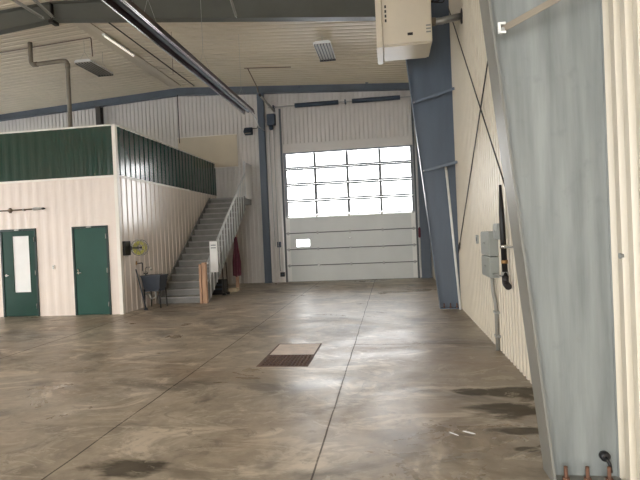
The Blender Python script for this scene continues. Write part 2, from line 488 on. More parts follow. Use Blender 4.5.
# office trims
bm = bmesh.new()
prism(bm, [(OX-.07, OY-.012), (OX+.014, OY-.012), (OX+.014, OY+.085), (OX-.005, OY+.085), (OX-.005, OY+.004), (OX-.07, OY+.004)], 2, 0, OZ+.02)
structure('trim_2', bm, M['creamtrim'], 'cream vertical corner flashing of the office block', 'trim')
bm = bmesh.new(); box(bm, XL, OX-.07, OY-.014, OY+.05, OZ, OZ+.035)
structure('trim_3', bm, M['creamtrim'], 'thin cream capping along the office front top edge', 'trim')
bm = bmesh.new(); box(bm, OX-.05, OX+.016, OY+.086, YF-.03, OZ, OZ+.035)
structure('trim_4', bm, M['creamtrim'], 'thin cream capping along the office side top edge', 'trim')
bm = bmesh.new(); box(bm, XL, OX-.07, OY-.012, OY+.01, BAND-.035, BAND+.012)
structure('trim_5', bm, M['creamtrim'], 'cream strip under the green band on the office front', 'trim')
bm = bmesh.new(); box(bm, OX-.01, OX+.014, OY+.086, 15.6, BAND-.03, BAND+.012)
structure('trim_6', bm, M['creamtrim'], 'cream strip under the green band on the office side', 'trim')

def office_door(name, d, mat, label, window):
    x0, x1, z1 = d
    r = thing(name, ((x0+x1)/2, OY, 0), label, 'door', None, 'structure')
    bm = bmesh.new()
    for a, b_ in ((x0, x0+.045), (x1-.045, x1)): box(bm, a, b_, OY-.028, OY+.10, 0, z1)
    box(bm, x0+.045, x1-.045, OY-.028, OY+.10, z1-.045, z1)
    obj('door_frame', bm, M['darkgreen'], r)
    lx0, lx1, lz = x0+.049, x1-.049, z1-.049
    if window:
        wx0, wx1, wz0, wz1 = window
        bm = bmesh.new()
        for q in ((lx0, wx0, .012, lz), (wx1, lx1, .012, lz), (wx0, wx1, .012, wz0), (wx0, wx1, wz1, lz)):
            box(bm, q[0], q[1], OY-.012, OY+.035, q[2], q[3])
        leaf = obj('door_leaf', bm, mat, r)
        obj('window_pane', bbox(wx0, wx1, OY+.004, OY+.012, wz0, wz1), M['paper'], leaf)['label'] = 'white glass pane'  # pane drawn as plain opaque white
        bm = bmesh.new(); t = .016
        for q in ((wx0-t, wx0, wz0-t, wz1+t), (wx1, wx1+t, wz0-t, wz1+t), (wx0, wx1, wz0-t, wz0), (wx0, wx1, wz1, wz1+t)):
            box(bm, q[0], q[1], OY-.018, OY-.0125, q[2], q[3])
        obj('window_bead', bm, mat, leaf)
    else:
        leaf = obj('door_leaf', bbox(lx0, lx1, OY-.012, OY+.035, .012, lz), mat, r)
    hx = lx0+.065
    bm = bmesh.new(); tube(bm, [(hx, OY-.012, 1.0), (hx, OY-.02, 1.0)], .030, 14)
    tube(bm, arc([(hx, OY-.02, 1.0), (hx, OY-.065, 1.0), (hx+.11, OY-.065, 1.0)], .02), .011, 10)
    obj('handle', bm, M['chrome'], leaf)['label'] = 'steel lever handle'
    if not window:
        obj('lock', tb([(hx, OY-.012, 1.07), (hx, OY-.03, 1.07)], .022, 12), M['chrome'], leaf)
    for hz in (.25, 1.04, 1.84):
        obj('hinge', tb([(x1-.047, OY-.034, hz-.055), (x1-.047, OY-.034, hz+.055)], .010, 8), M['zinc'], r)
    bm = bmesh.new(); mid = (x0+x1)/2
    box(bm, mid-.07, mid+.05, OY-.050, OY-.028, z1-.035, z1-.008)
    obj('latch_plate', bm, M['zinc'], r)
    return r
office_door('door_1', D1, M['greendoor'], 'dark green office door with a tall white glazed panel', (-8.985, -8.555, .585, 1.93))
office_door('door_2', D2, M['greendoor2'], 'plain grey-green solid office door nearest the building corner', None)

# small outlet plate between the doors
t = thing('outlet_box', (-7.95, OY, 1.11), 'small pale outlet plate on cream wall between the two doors', 'outlet')
obj('cover_plate', bbox(-7.985, -7.915, OY-.018, OY+.02, 1.11, 1.21, .004), M['creamtrim'], t)
bm = bmesh.new(); box(bm, -7.965, -7.935, OY-.021, OY-.0185, 1.125, 1.15); box(bm, -7.965, -7.935, OY-.021, OY-.0185, 1.168, 1.193)
obj('socket', bm, M['printgrey'], t)

# air line with valve on the office front, above the left door
t = thing('air_pipe', (-8.7, OY-.06, 2.55), 'thin brown air pipe with valve fixed above the left office door', 'pipe')
obj('pipe_run', tb([(-9.9, OY-.055, 2.545), (-8.38, OY-.055, 2.555)], .017, 10), M['condbrown'], t)
bm = bmesh.new(); tube(bm, [(-8.97, OY-.055, 2.49), (-8.97, OY-.055, 2.61)], .030, 12); tube(bm, [(-9.02, OY-.055, 2.55), (-8.92, OY-.055, 2.55)], .032, 12)
obj('valve', bm, M['condbrown'], t)
obj('coupling', tb([(-8.38, OY-.055, 2.555), (-8.36, OY-.055, 2.555), (-8.30, OY-.055, 2.556), (-8.20, OY-.055, 2.557), (-8.14, OY-.055, 2.557)], [.022, .034, .036, .030, .022], 14), M['zinc'], t)['label'] = 'silver quick coupler'
obj('nozzle', tb([(-8.14, OY-.055, 2.557), (-8.10, OY-.055, 2.557), (-8.06, OY-.055, 2.558)], [.026, .026, .010], 12), M['blackiron'], t)
for x in (-9.5, -8.62):
    obj('clip', bbox(x-.015, x+.015, OY-.075, OY+.022, 2.525, 2.575), M['zinc'], t)

# ------------------------------------------------------------------ overhead door
r = thing('door_3', ((DX0+DX1)/2, YF+.04, 0), 'large sectional overhead door with glazed upper half and grey lower panels', 'door', None, 'structure')
NS = 8; SH = DZ/NS
cols = [DX0, -2.56, -1.41, -.27, DX1]
for k in range(NS):
    z0, z1 = k*SH+(.004 if k else .012), (k+1)*SH-.004
    if k < 4:
        bm = bmesh.new()
        prism(bm, [(YF-.02, z0), (YF-.02, z1-.02), (YF-.008, z1), (YF+.035, z1), (YF+.035, z0)], 0, DX0+.01, DX1-.01)
        if k == 2:                                  # this panel has a small clear lite
            bm.free(); bm = bmesh.new()
            for q in ((DX0+.01, -3.34, z0, z1), (-2.86, DX1-.01, z0, z1), (-3.34, -2.86, z0, 1.25), (-3.34, -2.86, 1.50, z1)):
                box(bm, q[0], q[1], YF-.02, YF+.035, q[2], q[3])
            bmesh.ops.remove_doubles(bm, verts=bm.verts[:], dist=1e-5)
        s = obj('panel', bm, M['doorgrey'], r)
        if k == 2:
            obj('window_lite', bbox(-3.34, -2.86, YF+.002, YF+.008, 1.25, 1.50), M['glazing'], s)['label'] = 'small clear lite in the panel'
            bm = bmesh.new()
            for q in ((-3.36, -3.34, 1.23, 1.52), (-2.86, -2.84, 1.23, 1.52), (-3.34, -2.86, 1.23, 1.25), (-3.34, -2.86, 1.50, 1.52)):
                box(bm, q[0], q[1], YF-.026, YF-.0202, q[2], q[3])
            obj('lite_frame', bm, M['white'], s)
        for xe in (DX0+.01, DX1-.15):
            obj('end_stile', bbox(xe, xe+.14, YF-.029, YF-.0205, z0+.03, z1-.035), M['white'], s)['label'] = 'white end stile'
        if k:
            obj('seam_rail', bbox(DX0+.01, DX1-.01, YF-.030, YF-.0205, z0-.016, z0+.016), M['seam'], s)
        else:
            obj('bottom_seal', bbox(DX0+.01, DX1-.01, YF-.030, YF+.03, .0005, .0118), M['seam'], s)
    else:
        bm = bmesh.new(); a = .062
        box(bm, DX0+.01, DX0+.12, YF-.02, YF+.03, z0, z1); box(bm, DX1-.10, DX1-.01, YF-.02, YF+.03, z0, z1)
        box(bm, DX0+.12, DX1-.10, YF-.02, YF+.03, z0, z0+(.05 if k == 4 else a)); box(bm, DX0+.12, DX1-.10, YF-.02, YF+.03, z1-(.05 if k == 7 else a), z1)
        for c in cols[1:-1]: box(bm, c-.05, c+.05, YF-.018, YF+.028, z0+a, z1-a)
        s = obj('glazed_panel', bm, M['doorframe'], r)
        cc = [DX0+.12]+cols[1:-1]+[DX1-.10]
        for ci in range(4):
            a0, a1 = cc[ci]+(.05 if ci else 0), cc[ci+1]-(.05 if ci < 3 else 0)
            obj('pane', bbox(a0, a1, YF+.002, YF+.008, z0+(.05 if k == 4 else a), z1-(.05 if k == 7 else a)), M['glazing'], s)
for zi in (1, 2, 3, 4):
    for c in (DX0+.08, -2.56, -1.41, -.27, DX1-.08):
        bm = bmesh.new(); box(bm, c-.03, c+.03, YF-.040, YF-.0305, zi*SH-.05, zi*SH+.05)
        tube(bm, [(c-.035, YF-.044, zi*SH), (c+.035, YF-.044, zi*SH)], .012, 8)
        obj('hinge', bm, M['zinc'], r)
obj('lift_handle', tb(arc([(-1.41-.06, YF-.03, 1.50), (-1.41-.06, YF-.07, 1.50), (-1.41+.06, YF-.07, 1.50), (-1.41+.06, YF-.03, 1.50)], .02), .012, 8), M['chrome'], r)
for sx, x in ((-1, DX0-.035), (1, DX1+.035)):
    bm = bmesh.new()
    box(bm, x-.035, x+.035, YF-.075, YF-.035, 0, 6.2)
    obj('track', bm, M['seam'], r)
bm = bmesh.new(); box(bm, DX0-.02, DX1+.02, YF-.045, YF-.002, DZ+.005, 4.94)
r.location.y -= .07
structure('trim_7', bm, M['liner_far'], 'smooth pale header flashing above the overhead door', 'trim')
# torsion springs over the door
t = thing('torsion_spring', (-1.35, YF-.14, 6.25), 'pair of dark blue torsion springs on one shaft above the overhead door', 'door spring')
obj('shaft', tb([(-4.15, YF-.16, 6.26), (.99, YF-.16, 6.26)], .017, 10), M['zinc'], t)
for a, b_ in ((-3.17, -1.62), (-1.14, .52)):
    bm = bmesh.new(); n = 40; pts = []; rad = []
    for i in range(n*2+1):
        pts.append((a+(b_-a)*i/(n*2), YF-.16, 6.26)); rad.append(.084 if i % 2 else .074)
    tube(bm, pts, rad, 12); obj('spring', bm, M['spring'], t)
for x in (-3.85, .90):
    obj('cable_drum', tb([(x-.05, YF-.16, 6.26), (x-.05, YF-.16, 6.26), (x+.05, YF-.16, 6.26)], [.05, .09, .09], 14), M['spring'], t)
for x in (-3.95, -1.38, .985):
    obj('bracket', bbox(x-.02, x+.02, YF-.20, YF-.001, 6.20, 6.33), M['spring'], t)

# ------------------------------------------------------------------ steel frames
def col_inner(z): return .965-.094*z
def raft_bot(x): return 6.85-.0925*abs(x-RX)
def steel_column(yc, mirror, label, web_mat, flange_mat):
    """tapered rigid-frame column; mirror = True puts it on the left wall"""
    def X(x): return (2*RX-x) if mirror else x
    r = thing('steel_column', (X(1.2), yc, 0), label, 'column', 'tapered steel frame columns', 'thing')
    xo = XR+.012
    top = ceil_z(XR)-.05
    zk = 6.02                                      # underside of the rafter at the knee
    bm = bmesh.new()
    prism(bm, [(X(col_inner(.02)+.012), .02), (X(XR-.016), .02), (X(XR-.016), top), (X(col_inner(zk)), top+.04), (X(col_inner(zk)+.012), zk)], 1, yc-.006, yc+.006)
    obj('web', bm, web_mat, r)
    bm = bmesh.new(); i0, i1 = col_inner(.02), col_inner(zk)
    prism(bm, [(X(i0), .02), (X(i0+.014), .02), (X(i1+.014), zk), (X(i1), zk)], 1, yc-.122, yc+.122)
    obj('inner_flange', bm, flange_mat, r)
    bm = bmesh.new(); box(bm, min(X(XR-.016), X(XR-.007)), max(X(XR-.016), X(XR-.007)), yc-.016, yc+.016, .02, top)
    obj('edge_strip', bm, web_mat, r)
    bm = bmesh.new(); a, b_ = sorted((X(i0), X(XR-.01))); box(bm, a, b_, yc-.125, yc+.125, 0, .02)
    obj('base_plate', bm, flange_mat, r)
    for sx in (.08, .21, .34):
        for sy in (-.09, .09):
            x = X(i0+sx)
            bm = bmesh.new(); tube(bm, [(x, yc+sy, .02), (x, yc+sy, .115)], .012, 8); tube(bm, [(x, yc+sy, .021), (x, yc+sy, .045)], .023, 6)
            obj('anchor_bolt', bm, M['rust'], r)
    return r
steel_column(3.53, False, 'large tapered blue-grey steel column filling the right foreground', M['web'], M['steel'])
steel_column(11.04, False, 'tapered blue-grey steel column, toned dark for shade, farther back behind the hanging heater', M['steeldk'], M['steeldk'])

def steel_rafter(yc, label):
    r = thing('steel_rafter', (RX, yc, 6.81), label, 'roof beam', 'steel roof rafters', 'thing')
    xe = col_inner(6.02)+.01
    for s, nm in ((1, 'web'), (-1, 'web')):
        def X(x): return x if s == 1 else 2*RX-x
        bm = bmesh.new()
        prism(bm, [(X(RX), 6.865), (X(xe), raft_bot(xe)+.015), (X(xe), ceil_z(xe)-.06), (X(RX), 7.24)], 1, yc-.006, yc+.006)
        obj('web', bm, M['rafter'], r)
        bm = bmesh.new()
        prism(bm, [(X(RX), 6.85), (X(xe), raft_bot(xe)), (X(xe), raft_bot(xe)+.016), (X(RX), 6.866)], 1, yc-.11, yc+.11)
        obj('bottom_flange', bm, M['rafter'], r)
        bm = bmesh.new()
        prism(bm, [(X(RX), 7.24), (X(xe), ceil_z(xe)-.06), (X(xe), ceil_z(xe)-.044), (X(RX), 7.255)], 1, yc-.11, yc+.11)
        obj('top_flange', bm, M['rafter'], r)
    bm = bmesh.new(); box(bm, RX-.012, RX+.012, yc-.11, yc-.007, 6.78, 7.23); box(bm, RX-.05, RX+.05, yc-.12, yc+.12, 6.78, 6.848)
    obj('splice_plate', bm, M['blackiron'], r)
    return r
M['rafter'] = paint('blue_grey_primer_unlit', rgb(88, 88, 80), .5, var=.10, scale=1.6)  # same primer as the columns, browned and darkened as if unlit
steel_rafter(11.04, 'deep grey steel rafter crossing under the ceiling at the picture top')

# rafter on the gable wall
t = thing('end_rafter', (RX, YF-.14, 6.98), 'shallow blue-grey steel rafter along the top of the far gable wall', 'roof beam', 'steel roof rafters', 'thing')
for s in (1, -1):
    def X(x): return x if s == 1 else 2*RX-x
    bm = bmesh.new(); xe = XR-.03
    zb = lambda x: 6.985-.0545*abs(x-RX)
    prism(bm, [(X(RX), zb(RX)), (X(xe), zb(xe)), (X(xe), ceil_z(xe)-.03), (X(RX), 7.27)], 1, YF-.05, YF-.002)
    obj('web', bm, M['steelend'], t)
    bm = bmesh.new()
    prism(bm, [(X(RX), zb(RX)-.014), (X(xe), zb(xe)-.014), (X(xe), zb(xe)), (X(RX), zb(RX))], 1, YF-.20, YF-.002)
    obj('bottom_flange', bm, M['steelend'], t)
for x in (-3.0, -.6, .70):
    obj('bolt_cleat', bbox(x-.05, x+.05, YF-.10, YF-.051, 6.86, 6.96), M['steeldk'], t)

def end_post(x0, x1, label, mk='steeldk'):
    zt = min(6.985-.0545*abs(x0-RX), 6.985-.0545*abs(x1-RX))-.016
    t = thing('end_post', ((x0+x1)/2, YF-.1, 0), label, 'post', 'gable wall posts', 'thing')
    w = .015
    obj('web', bbox((x0+x1)/2-.006, (x0+x1)/2+.006, YF-.188, YF-.014, .015, zt), M[mk], t)
    obj('inner_flange', bbox(x0, x1, YF-.20, YF-.188, .015, zt), M[mk], t)
    obj('outer_flange', bbox(x0, x1, YF-.014, YF-.002, .015, zt), M[mk], t)
    obj('base_plate', bbox(x0-.03, x1+.03, YF-.22, YF-.001, 0, .015), M[mk], t)
    return t
end_post(-4.53, -4.31, 'tall blue-grey steel post left of the overhead door')
end_post(-10.72, -10.52, 'dark steel post above the office roof at far left', 'postdark')
end_post(1.02, 1.34, 'dark blue steel corner post right of the overhead door')

# flange braces (angle bars from column or rafter flange to the cladding)
def brace(pts, label, clip=None, mat='steeldk', w=.05):
    a, b_ = Vector(pts[0]), Vector(pts[1])
    t = thing('flange_brace', a, label, 'brace', 'angle braces on the steel frames', 'thing')
    d = (b_-a); L_ = d.length; q = d.to_track_quat('X', 'Z').to_matrix()
    bm = bmesh.new(); box(bm, 0, L_, -w/2, w/2, 0, .006); box(bm, 0, L_, -w/2, -w/2+.006, -w, 0)
    bmesh.ops.transform(bm, matrix=Matrix.Translation(a) @ q.to_4x4(), verts=bm.verts[:])
    obj('angle_bar', bm, M[mat], t)
    for p in (a, b_):
        bm = bmesh.new(); tube(bm, [p+Vector((0, -.035, -.02)), p+Vector((0, .02, -.02))], .014, 6)
        obj('bolt', bm, M['zinc'], t)
    if clip:
        bm = bmesh.new(); x, y, z = a
        prism(bm, [(x-.030, z-.045), (x+.016, z-.045), (x+.016, z-.032), (x-.014, z-.032), (x-.014, z+.010), (x+.016, z+.010), (x+.016, z+.023), (x-.030, z+.023)], 1, y-.04, y-.028)
        obj('clip', bm, M['white'], t)['label'] = 'white end clip'
    return t
brace([(.745, 3.38, 2.905), (1.392, 3.20, 3.16)], 'grey angle brace with white end clip across the foreground column', True, 'vent', .034)  # brown-grey tone carries the shadow lying on this brace
brace([(.59, 10.88, 4.32), (1.392, 10.70, 4.50)], 'upper of two angle braces between rear column and right wall')
brace([(.73, 10.88, 2.90), (1.392, 10.70, 3.02)], 'lower of two angle braces on rear column, above the white pole')
for (xa, za, xb, lab) in ((RX-.12, 6.875, RX-.62, 'left pale diagonal brace at the ridge of the front rafter'),
                          (RX+.12, 6.875, RX-.10, 'short pale diagonal brace right of the ridge joint')):
    brace([(xa, 10.86, za), (xb, 10.2, 7.22)], lab, None, 'pipegrey', .05)
brace([(-3.12, 10.92, 6.475), (-3.14, 10.3, 6.95)], 'pale stay on the front rafter near the tube heater', None, 'pipegrey', .045)

# wall cross bracing rods
def rod(a, b_, label):
    t = thing('brace_rod', a, label, 'brace rod', 'crossed brace rods on the right wall', 'thing')
    obj('rod_bar', tb([a, b_], .010, 8), M['blackiron'], t)
    a, b_ = Vector(a), Vector(b_); m_ = a.lerp(b_, .93)
    obj('turnbuckle', tb([a.lerp(b_, .955), a.lerp(b_, .965), a.lerp(b_, .98), a.lerp(b_, .99)], [.012, .02, .02, .012], 8), M['blackiron'], t)
    return t
rod((1.345, 10.80, 6.18), (1.345, 3.85, .0), 'dark brace rod falling toward the camera on the right wall')
rod((1.36, 3.80, 6.12), (1.36, 10.84, 1.16), 'dark brace rod rising toward the camera on the right wall')

# white pole leaning in the corner behind the rear column
t = thing('pole', (1.33, 10.80, 0), 'slim white pole standing between rear steel column and right wall', 'pole')
obj('pole_tube', tb([(1.352, 10.80, .0), (1.18, 10.80, 2.88)], .024, 10), M['white'], t)
obj('end_cap', tb([(1.181, 10.80, 2.86), (1.176, 10.80, 2.95)], .028, 10), M['zinc'], t)

# ------------------------------------------------------------------ hanging unit heater
HX0, HX1, HY0, HY1, HZ0, HZ1 = 0.0, .845, 9.0, 9.84, 4.87, 6.10
t = thing('unit_heater', ((HX0+HX1)/2, 9.4, HZ0), 'cream gas unit heater hanging beside the rear column', 'heater')
obj('cabinet', bbox(HX0, HX1, HY0, HY1, HZ0, HZ1, .02), M['heater'], t)
bm = bmesh.new()
for q in ((HY0-.03, HY0+.06, HZ0-.04, HZ1), (HY1-.06, HY1+.03, HZ0-.04, HZ1)): box(bm, HX0-.10, HX0-.001, q[0], q[1], q[2], q[3])
box(bm, HX0-.10, HX0-.001, HY0+.06, HY1-.06, HZ0-.04, HZ0+.04); box(bm, HX0-.10, HX0-.001, HY0+.06, HY1-.06, HZ1-.06, HZ1)
obj('outlet_frame', bm, M['heater'], t)
for k in range(9):
    z = HZ0+.10+k*.12
    bm = bmesh.new(); prism(bm, [(HX0-.09, z), (HX0-.01, z+.05), (HX0-.01, z+.056), (HX0-.09, z+.006)], 1, HY0+.062, HY1-.062)
    obj('louver', bm, M['heater'], t)
for k in range(4): obj('vent_slot', bbox(HX0+.055, HX0+.085, HY0-.003, HY0-.0002, 5.26+k*.08, 5.31+k*.08), M['printdark'], t)
obj('label_plate', bbox(HX0+.43, HX0+.52, HY0-.006, HY0-.0002, 5.00, 5.045), M['printdark'], t)['label'] = 'small black maker plate'
for k in range(3): obj('vent_mark', bbox(HX1-.10, HX1-.02, HY0-.003, HY0-.0002, 5.02+k*.055, 5.045+k*.055), M['pipegrey'], t)
bm = bmesh.new(); box(bm, HX0+.03, HX1-.05, HY0+.05, HY1-.05, HZ0-.02, HZ0-.0005)
obj('bottom_pan', bm, M['heater'], t)
bm = bmesh.new(); tube(bm, arc([(HX1-.0, 9.36, 5.33), (HX1+.22, 9.36, 5.33), (HX1+.24, 9.36, 5.34), (XR+.0, 9.36, 5.38)], .03), .060, 16)
fl = obj('flue', bm, M['zinc'], t)
bm = bmesh.new(); tube(bm, [(XR-.012, 9.36, 5.38), (XR+.004, 9.36, 5.38)], .13, 20); obj('wall_collar', bm, M['blackiron'], fl)
bm = bmesh.new(); tube(bm, [(HX1-.0, 9.36, 5.33), (HX1+.10, 9.36, 5.33)], .072, 16); obj('collar', bm, M['vent'], fl)
bm = bmesh.new()
tube(bm, arc([(HX1, 9.2, 5.62), (HX1+.16, 9.2, 5.62), (HX1+.16, 9.2, 6.6)], .04), .02, 8)
obj('gas_pipe', bm, M['blackiron'], t)
bm = bmesh.new(); tube(bm, arc([(HX1, 9.5, 5.75), (HX1+.28, 9.5, 5.70), (HX1+.3, 9.55, 6.5)], .08), .012, 8)
obj('cable', bm, M['black'], t)
for x, y in ((HX0+.1, HY0+.1), (HX1-.1, HY0+.1), (HX0+.1, HY1-.1), (HX1-.1, HY1-.1)):
    obj('hanger_rod', tb([(x, y, HZ1), (x, y, ceil_z(x)-.01)], .008, 6), M['zinc'], t)

# ------------------------------------------------------------------ radiant tube heater
TX, TZ, TY0, TY1 = -3.76, 5.20, -2.6, 14.05
t = thing('tube_heater', (TX, 6, TZ), 'long radiant tube heater with shiny reflector running toward the far wall', 'heater')
bm = bmesh.new()
prof = [(-.145, -.08), (-.12, .03), (-.06, .09), (.06, .09), (.12, .03), (.145, -.08)]
inner = [(.137, -.08), (.113, .024), (.055, .080), (-.055, .080), (-.113, .024), (-.137, -.08)]
prism(bm, [(TX+a, TZ+b_) for a, b_ in prof+inner], 1, TY0, TY1)
obj('reflector', bm, M['reflector_dark'], t)
bm = bmesh.new(); tube(bm, [(TX-.045, TY0, TZ-.01), (TX-.045, TY1+.05, TZ-.01)], .036, 14); obj('burner_tube', bm, M['blackiron'], t)
bm = bmesh.new(); tube(bm, [(TX+.05, TY0, TZ-.03), (TX+.05, TY1+.05, TZ-.03)], .022, 14); obj('burner_tube', bm, M['alu'], t)['label'] = 'bright metal return tube'
for s in (-1, 1):
    obj('reflector_lip', tb([(TX+s*.145, TY0, TZ-.094), (TX+s*.145, TY1, TZ-.094)], .0135, 12), M['alu'], t)['label'] = 'bright rolled metal lip'
for y in (0.5, 3, 5.5, 8, 10.5, 13.3):
    bm = bmesh.new()
    tube(bm, [(TX-.13, y, TZ+.03), (TX, y, TZ+.42), (TX+.13, y, TZ+.03)], .004, 6)
    tube(bm, [(TX, y, TZ+.42), (TX, y, ceil_z(TX)-.02)], .004, 6)
    obj('hanger', bm, M['zinc'], t)
obj('gas_hose', tb(arc([(TX, TY1+.05, TZ), (TX+.03, TY1+.6, TZ-.10), (TX-.35, TY1+2.4, TZ-.1+.15), (-4.3, YF-.2, 5.45)], .2), .012, 8), M['zinc'], t)

# ------------------------------------------------------------------ high-bay lights
def high_bay(cx, cy, cz, ln, w, label, wires):
    t = thing('high_bay_light', (cx, cy, cz), label, 'ceiling light', 'unlit high-bay lights')
    bm = bmesh.new()
    prism(bm, [(cx-w/2, cz), (cx+w/2, cz), (cx+w/2, cz+.035), (cx+w/2-.06, cz+.07), (cx-w/2+.06, cz+.07), (cx-w/2, cz+.035)], 1, cy-ln/2, cy+ln/2)
    obj('housing', bm, M['white'], t)
    obj('lens', bbox(cx-w/2+.02, cx+w/2-.02, cy-ln/2+.02, cy+ln/2-.02, cz-.006, cz-.0005), M['lens'], t)
    for k in range(6):
        x = cx-w/2+.03+k*(w-.06)/5
        obj('guard_bar', bbox(x-.008, x+.008, cy-ln/2+.01, cy+ln/2-.01, cz-.045, cz-.008), M['blackiron' if wires else 'pipegrey'], t)
    obj('end_bar', bbox(cx-w/2, cx+w/2, cy+ln/2-.012, cy+ln/2+.006, cz-.05, cz-.0005), M['blackiron'], t)
    for y in (cy-ln/2+.12, cy+ln/2-.12):
        bm = bmesh.new(); zt = ceil_z(cx)-.02
        tube(bm, [(cx-w/2+.08, y, cz+.06), (cx, y, (cz+zt)/2), (cx+w/2-.08, y, cz+.06)], .004, 6); tube(bm, [(cx, y, (cz+zt)/2), (cx, y, zt)], .004, 6)
        obj('hanger', bm, M['zinc'], t)
    return t
high_bay(-8.10, 13.65, 6.63, 1.15, .48, 'boxy unlit high-bay light hanging above the office, left of the tube heater', False)
high_bay(-1.58, 14.15, 6.68, 1.3, .46, 'unlit high-bay light with dark guard bars in front of the overhead door', True)
t = thing('ridge_strip', (RX, 13.8, 7.2), 'narrow pale strip with added glow beside the ceiling ridge', 'ceiling light')  # bright patch along the ridge trim, drawn as an added glowing strip
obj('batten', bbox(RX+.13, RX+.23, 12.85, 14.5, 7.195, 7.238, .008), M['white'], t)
obj('tube', tb([(RX+.18, 12.9, 7.175), (RX+.18, 14.45, 7.175)], .019, 10), M['ridge_glow'], t)['label'] = 'strip with added soft glow'

# ------------------------------------------------------------------ pipes and conduits
def pipe(name, pts, r_, mat, label, cat='pipe', rad=.08, clips=()):
    t = thing(name, pts[0], label, cat)
    obj('pipe_run', tb(arc(pts, rad), r_, 10), M[mat], t)
    for c in clips:
        obj('clip', bbox(*c), M['zinc'], t)
    return t
# vent pipe above the office roof
t = thing('vent_pipe', (-8.36, 12.8, OZ), 'grey stepped vent pipe rising from the office roof to the ceiling', 'pipe')
obj('pipe_run', tb(arc([(-8.36, 12.8, OZ-.02), (-8.36, 12.8, 6.60), (-9.42, 12.8, 6.57), (-9.42, 12.8, ceil_z(-9.42)-.01)], .12, 5), .055, 14), M['vent'], t)
for p in ((-8.36, 12.8, 6.45), (-9.3, 12.8, 6.574)):
    bm = bmesh.new(); d = Vector((0, 0, .07)) if p[2] < 6.5 else Vector((.07, 0, 0)); tube(bm, [Vector(p)-d, Vector(p)+d], .066, 14); obj('coupling', bm, M['vent'], t)
# conduit crossing the ceiling and dropping to the light
pipe('conduit', [(-11.6, 13.05, ceil_z(-11.6)-.032), (RX-.30, 13.05, ceil_z(RX-.30)-.032), (RX-.28, 13.05, 6.74)], .014, 'condbrown', 'thin brown conduit crossing the ceiling to the left high-bay light', 'conduit', .05)
pipe('conduit', [(-6.80, 11.3, ceil_z(-6.8)-.042), (-6.80, YF-.3, ceil_z(-6.8)-.042)], .016, 'blackiron', 'dark straight conduit running along the ceiling just right of ridge', 'conduit')
t = thing('conduit', (-4.4, 16.1, 7.0), 'brown ceiling conduit stub above the post left of the door', 'conduit')
obj('pipe_run', tb([(-4.42, 16.1, ceil_z(-4.42)-.034), (-2.9, 16.1, ceil_z(-2.9)-.034)], .016, 8), M['condbrown'], t)
obj('drop', tb([(-4.3, 16.1, ceil_z(-4.3)-.05), (-4.25, 17.0, 6.72), (-4.3, 17.3, 6.62)], .018, 8), M['condbrown'], t)
t = thing('conduit', (-4.3, 17.3, 6.6), 'grey slanting pipe down to the spring shaft left of the door', 'conduit')
obj('pipe_run', tb([(-4.285, 17.36, 6.575), (-3.90, YF-.21, 6.10)], .042, 10), M['zinc'], t)
obj('coupling', tb([(-4.285, 17.36, 6.58), (-4.24, 17.42, 6.52)], .045, 10), M['blackiron'], t)
pipe('drop_cord', [(-7.47, YF-.25, 6.96), (-7.47, YF-.25, 5.2)], .016, 'blackiron', 'dark thin drop cord hanging before the cream board on the gable', 'cord')
pipe('drop_cord', [(-5.5, 13.0, ceil_z(-5.5)-.02), (-5.5, 13.0, 6.05)], .006, 'condbrown', 'faint thin wire hanging from the ceiling behind the tube heater', 'cord')

# operator and lamp near the left track
t = thing('door_operator', (-4.03, YF-.2, 5.62), 'dark grey door operator box at the left door track top', 'motor')
obj('gearbox', bbox(-4.19, -3.90, YF-.26, YF-.06, 5.62, 6.02, .02), M['spring'], t)
obj('motor', tb([(-4.06, YF-.17, 5.62), (-4.06, YF-.17, 5.50), (-4.06, YF-.17, 5.46)], [.075, .075, .05], 14), M['spring'], t)
obj('wall_bracket', bbox(-4.12, -3.94, YF-.06, YF-.001, 5.70, 5.92), M['steeldk'], t)
obj('chain', tb([(-4.15, YF-.14, 5.64), (-4.10, YF-.14, 1.3)], .012, 6), M['zinc'], t)
obj('chain', tb([(-3.98, YF-.14, 5.64), (-3.99, YF-.14, 1.3)], .012, 6), M['zinc'], t)
t = thing('wall_light', (-4.95, YF-.15, 5.45), 'dark wedge-shaped wall lamp left of the tall steel post', 'wall light')
bm = bmesh.new(); prism(bm, [(YF-.002, 5.36), (YF-.002, 5.62), (YF-.10, 5.62), (YF-.26, 5.46), (YF-.24, 5.42)], 0, -5.06, -4.78)
obj('housing', bm, M['spring'], t)
obj('lens', bbox(-5.03, -4.81, YF-.23, YF-.06, 5.395, 5.403), M['lens'], t)
bm = bmesh.new(); tube(bm, [(-4.78, YF-.06, 5.58), (-4.60, YF-.06, 5.58), (-4.55, YF-.06, 5.7)], .012, 8); obj('cable', bm, M['black'], t)

t = thing('push_button_station', (-3.98, YF-.06, 1.28), 'small dark control box beside the left door track', 'switch')
obj('enclosure', bbox(-4.05, -3.92, YF-.08, YF+.024, 1.26, 1.46, .008), M['spring'], t)
for k, mm in enumerate(('printgrey', 'rust', 'printgrey')):
    z = 1.30+k*.06; obj('button', tb([(-3.985, YF-.08, z), (-3.985, YF-.095, z)], .018, 10), M[mm], t)
obj('cable', tb(arc([(-3.985, YF-.03, 1.26), (-3.985, YF-.03, .40)], .05), .010, 8), M['spring'], t)
t = thing('junction_box', (-3.86, YF-.06, .24), 'small black sensor box low beside the left door track', 'junction box')
obj('enclosure', bbox(-3.98, -3.82, YF-.09, YF+.024, .20, .36, .01), M['blackiron'], t)
obj('lens', tb([(-3.9, YF-.09, .28), (-3.9, YF-.10, .28)], .03, 12), M['spring'], t)

